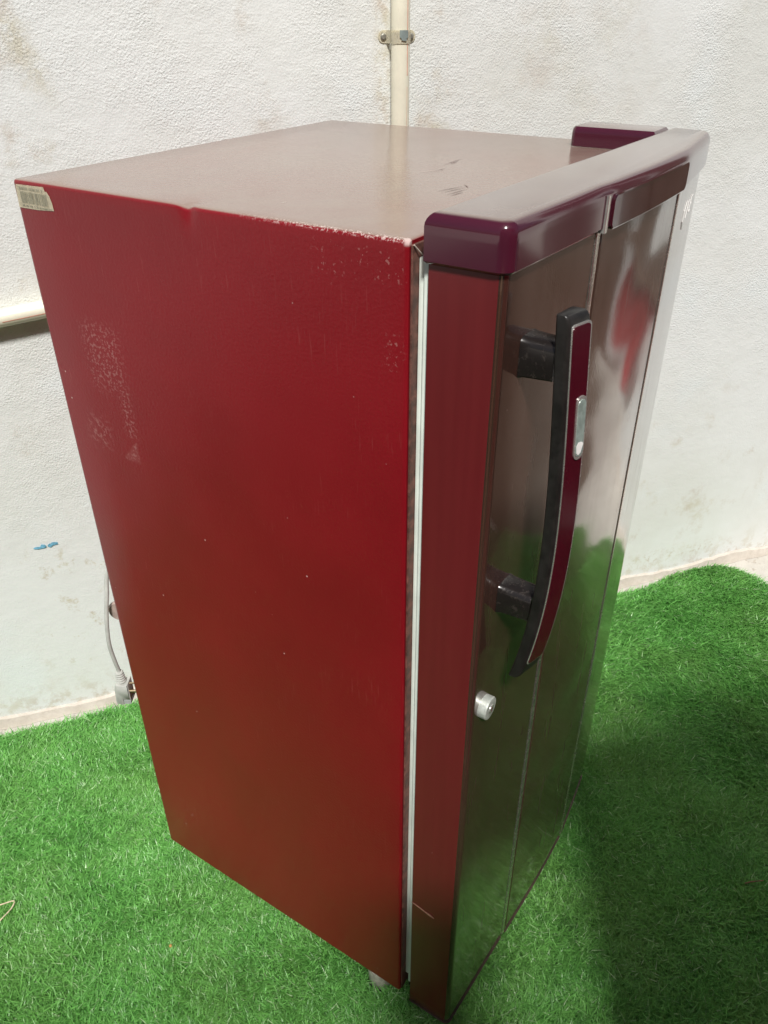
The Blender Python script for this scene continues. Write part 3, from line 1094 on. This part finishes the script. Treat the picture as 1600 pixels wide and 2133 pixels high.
bm = bmesh.new()
rings = []
for i, z in enumerate(np.linspace(.3345, .3140, 11)):
    r_ = .0056 + .0022 * i / 10 + (.0007 if i % 2 else -.0003)
    rings.append([pq(r_ * math.cos(a), r_ * math.sin(a), z) for a in [2 * PI * j / 14 for j in range(14)]])
loft(bm, rings)
outl = round_poly([(-.0115, .2745), (-.0025, .2715), (.0000, .2730), (.0000, .2830), (.0125, .2830), (.0125, .3155), (.0070, .3135), (.0050, .3125), (-.0065, .3165), (-.0095, .3050)], [.002, .001, 0, 0, .001, .001, .001, .001, .003, .004], 3)
rings = []
for f_, ins in ((-.011, -.0018), (-.0095, 0), (.0095, 0), (.011, -.0018)):
    pl_ = offset(outl, ins) if ins else outl
    rings.append([pq(p.x, f_, p.y) for p in pl_])
loft(bm, rings)
plug = finish('plug', bm, GREYP, cord, 40)
bm = bmesh.new()
outl = round_poly([(.0010, .2745), (.0125, .2750), (.0125, .2822), (.0010, .2822)], [.001] * 4, 2)
loft(bm, [[pq(p.x, f_, p.y) for p in outl] for f_ in (-.0105, .0105)])
finish('plug_cover', bm, GREYL, cord, 40)
for z, r_, f_ in ((.3095, .0016, 0), (.2985, .0024, -.006), (.2855, .0024, .006)):
    bm = bmesh.new()
    tube(bm, [pq(.012, f_, z), pq(.030, f_, z)], r_, 10)
    finish('plug_pin', bm, BRASS, cord, 40)
bm = bmesh.new()
rings = []
cc = Vector((.0485, .525, Z(.440)))
for d_, r_ in ((0, .016), (.004, .018), (.008, .0165)):
    rings.append([cc + pf * d_ + (pr * math.cos(a) + Vector((0, 0, 1)) * math.sin(a)) * r_ for a in [2 * PI * j / 22 for j in range(22)]])
loft(bm, rings)
box(bm, .05, .09, D - .001, .520, Z(.432), Z(.444), .001, 1)
finish('rear_fitting', bm, RUSTY, root, 35)

# ------------------------------------------------------------------ bits lying on the grass
bm = bmesh.new()
tube(bm, spline([(-.232, .634, .022), (-.220, .622, .026), (-.208, .611, .027), (-.218, .606, .024), (-.232, .606, .022), (-.243, .606, .020)], 3), .0011, 6)
o = finish('dry_straw', bm, STRAW, None, 50)
tag(o, 'bent pale dry straw lying on the grass at the left', 'straw')
bm = bmesh.new()
tube(bm, [(.468, -.386, .024), (.476, -.394, .025), (.490, -.411, .024)], .0009, 6)
o = finish('thin_twig', bm, TWIG, None, 50)
tag(o, 'thin reddish brown twig lying on the shaded grass at the right', 'twig')
bm = bmesh.new()
bmesh.ops.create_icosphere(bm, subdivisions=2, radius=.0026)
for q in bm.verts:
    q.co *= random.uniform(.85, 1.1)
o = finish('orange_seed', bm, simple('orange_seed_skin', (.60, .33, .10), .5), None, 60, loc=(-.121, .345, .021))
tag(o, 'tiny orange seed lying on the grass left of the refrigerator', 'seed')

# ------------------------------------------------------------------ added out of frame: things for the door to mirror and to cast shade
ba = empty('added_basin', wp(2.06, .325, .004))  # unseen, added to give the door its red reflection
tag(ba, 'round red plastic basin added out of view for the red reflection in the door', 'basin')
bm = bmesh.new()
rings = []
for o_, r_ in ((.0, .145), (.055, .180), (.060, .193), (.064, .193), (.060, .181), (.010, .138)):
    rings.append([WN * o_ + (WU * math.cos(a) + Vector((0, 0, 1)) * math.sin(a)) * r_ for a in [2 * PI * j / 32 for j in range(32)]])
loft(bm, rings)
finish('basin_shell', bm, BASIN, ba, 35)
WOOD = simple('dark_brown_wood', (0.12, 0.076, 0.048), 0.6, vary=0.3, vscale=30)
sh = empty('added_shutter', wp(1.70, 0.56, .003))  # unseen, added so the upper door mirrors something dark
sh.rotation_euler = (0, 0, WROT)
tag(sh, 'dark brown wooden window shutter on the wall, mirrored in the upper door', 'shutter')
bm = bmesh.new()
box(bm, -.02, .70, -.05, 0, -.05, -.001, .004)
finish('sill', bm, WOOD, sh, 30)
for i in range(5):
    bm = bmesh.new()
    box(bm, i * .135, i * .135 + .132, -.030 - .003 * (i % 2), 0, 0, 1.5, .004, 1)
    finish('board', bm, WOOD, sh, 30)
ga = empty('added_gate', wp(2.62, 0.0, .003))  # unseen, added so the near door zone mirrors dark brown
ga.rotation_euler = (0, 0, WROT)
tag(ga, 'tall dark brown plank gate added out of view to darken the reflection in the near part of the door', 'gate')
for i in range(12):
    bm = bmesh.new()
    box(bm, i * .16, i * .16 + .156, -.030 - .004 * (i % 2), 0, .012, 2.3, .004, 1)
    finish('plank', bm, WOOD, ga, 30)
for z in (.35, 1.2, 2.0):
    bm = bmesh.new()
    box(bm, 0, 1.916, -.052, -.0345, z, z + .12, .004, 1)
    finish('rail', bm, WOOD, ga, 30)
# sheet of dark soil put out of view to darken the door's reflection
bm = bmesh.new()
n = 40
top_, bot_ = [], []
for i in range(n + 1):
    x = 1.12 + 2.6 * i / n
    top_.append(bm.verts.new((x, -.535 - .43 * (x - 1.12) + .006 * math.sin(x * 19) + .004 * math.sin(x * 43), .004)))
    bot_.append(bm.verts.new((x, -3.0, .004)))
for i in range(n):
    bm.faces.new((top_[i], bot_[i], bot_[i + 1], top_[i + 1]))
k = Mat('dark_soil')
v = k.coords()
k.set(Base_Color=k.mix(k.ramp(k.noise(v, 30, 6, 0.7), 0.3, 0.7), (0.075, 0.046, 0.030), (0.15, 0.095, 0.062)), Roughness=0.95,
      Normal=k.bump(k.noise(v, 70, 5, 0.7), 1.0, 0.006))
so = finish('added_soil', bm, k.m, smooth=0)
so['kind'] = 'structure'
nb = empty('sky_blocker', WN * 3.6)  # added wall behind the camera, cuts the sky fill
nb.rotation_euler = (0, 0, WROT)
tag(nb, 'unseen grey wall added behind the camera to block sky light', 'blocker')
bm = bmesh.new()
box(bm, -5, 5, -.25, 0, 0, 4.5)
finish('sky_blocker_wall', bm, simple('grey_render', (0.20, 0.18, 0.16), 0.9, vary=0.15, vscale=6), nb, 0)
bm = bmesh.new()
box(bm, -5.1, 5.1, -.33, .08, 4.5, 4.62, .01, 1)
finish('coping', bm, simple('grey_coping', (0.28, 0.26, 0.23), 0.9), nb, 30)
CARD = simple('brown_cardboard', (0.36, 0.24, 0.14), 0.85, vary=0.12, vscale=60)
cb = empty('shade_blocker', (-.445, -.345, 0))  # added box, its shadow darkens the fridge's front corner
cb.rotation_euler = (0, 0, SUN_AZ)
tag(cb, 'unseen tall brown box added to cast the shadow on the front corner', 'carton')
bm = bmesh.new()
box(bm, -.06, .06, -.045, .120, .004, .935, .003, 1)
finish('shade_blocker_body', bm, CARD, cb, 30)
for sgn in (-1, 1):
    bm = bmesh.new()
    box(bm, -.06, .06, .04 if sgn > 0 else -.045, .120 if sgn > 0 else .036, .9355, .9385, .001, 1)
    finish('flap', bm, CARD, cb, 30)


def copy_tree(o, parent=None):
    c = o.copy()
    COL.objects.link(c)
    if parent is not None:
        c.parent = parent
    for ch in list(o.children):
        copy_tree(ch, c)
    return c


kids = 'maroon refrigerators added out of view to cast shadow'
for i, (s, tt) in enumerate(((.20, -.88), (.785, -.91))):  # unseen copies added to cast the shadow on the turf
    c = copy_tree(root)
    P = WU * s - WN * tt
    c.location = (P.x, P.y, 0)
    c.rotation_euler = (0, 0, WROT)
    c['label'] = ('maroon refrigerator added out of view to cast the shadow reaching the door', 'maroon refrigerator added out of view to cast the shadow at the right edge')[i]
    c['group'] = kids
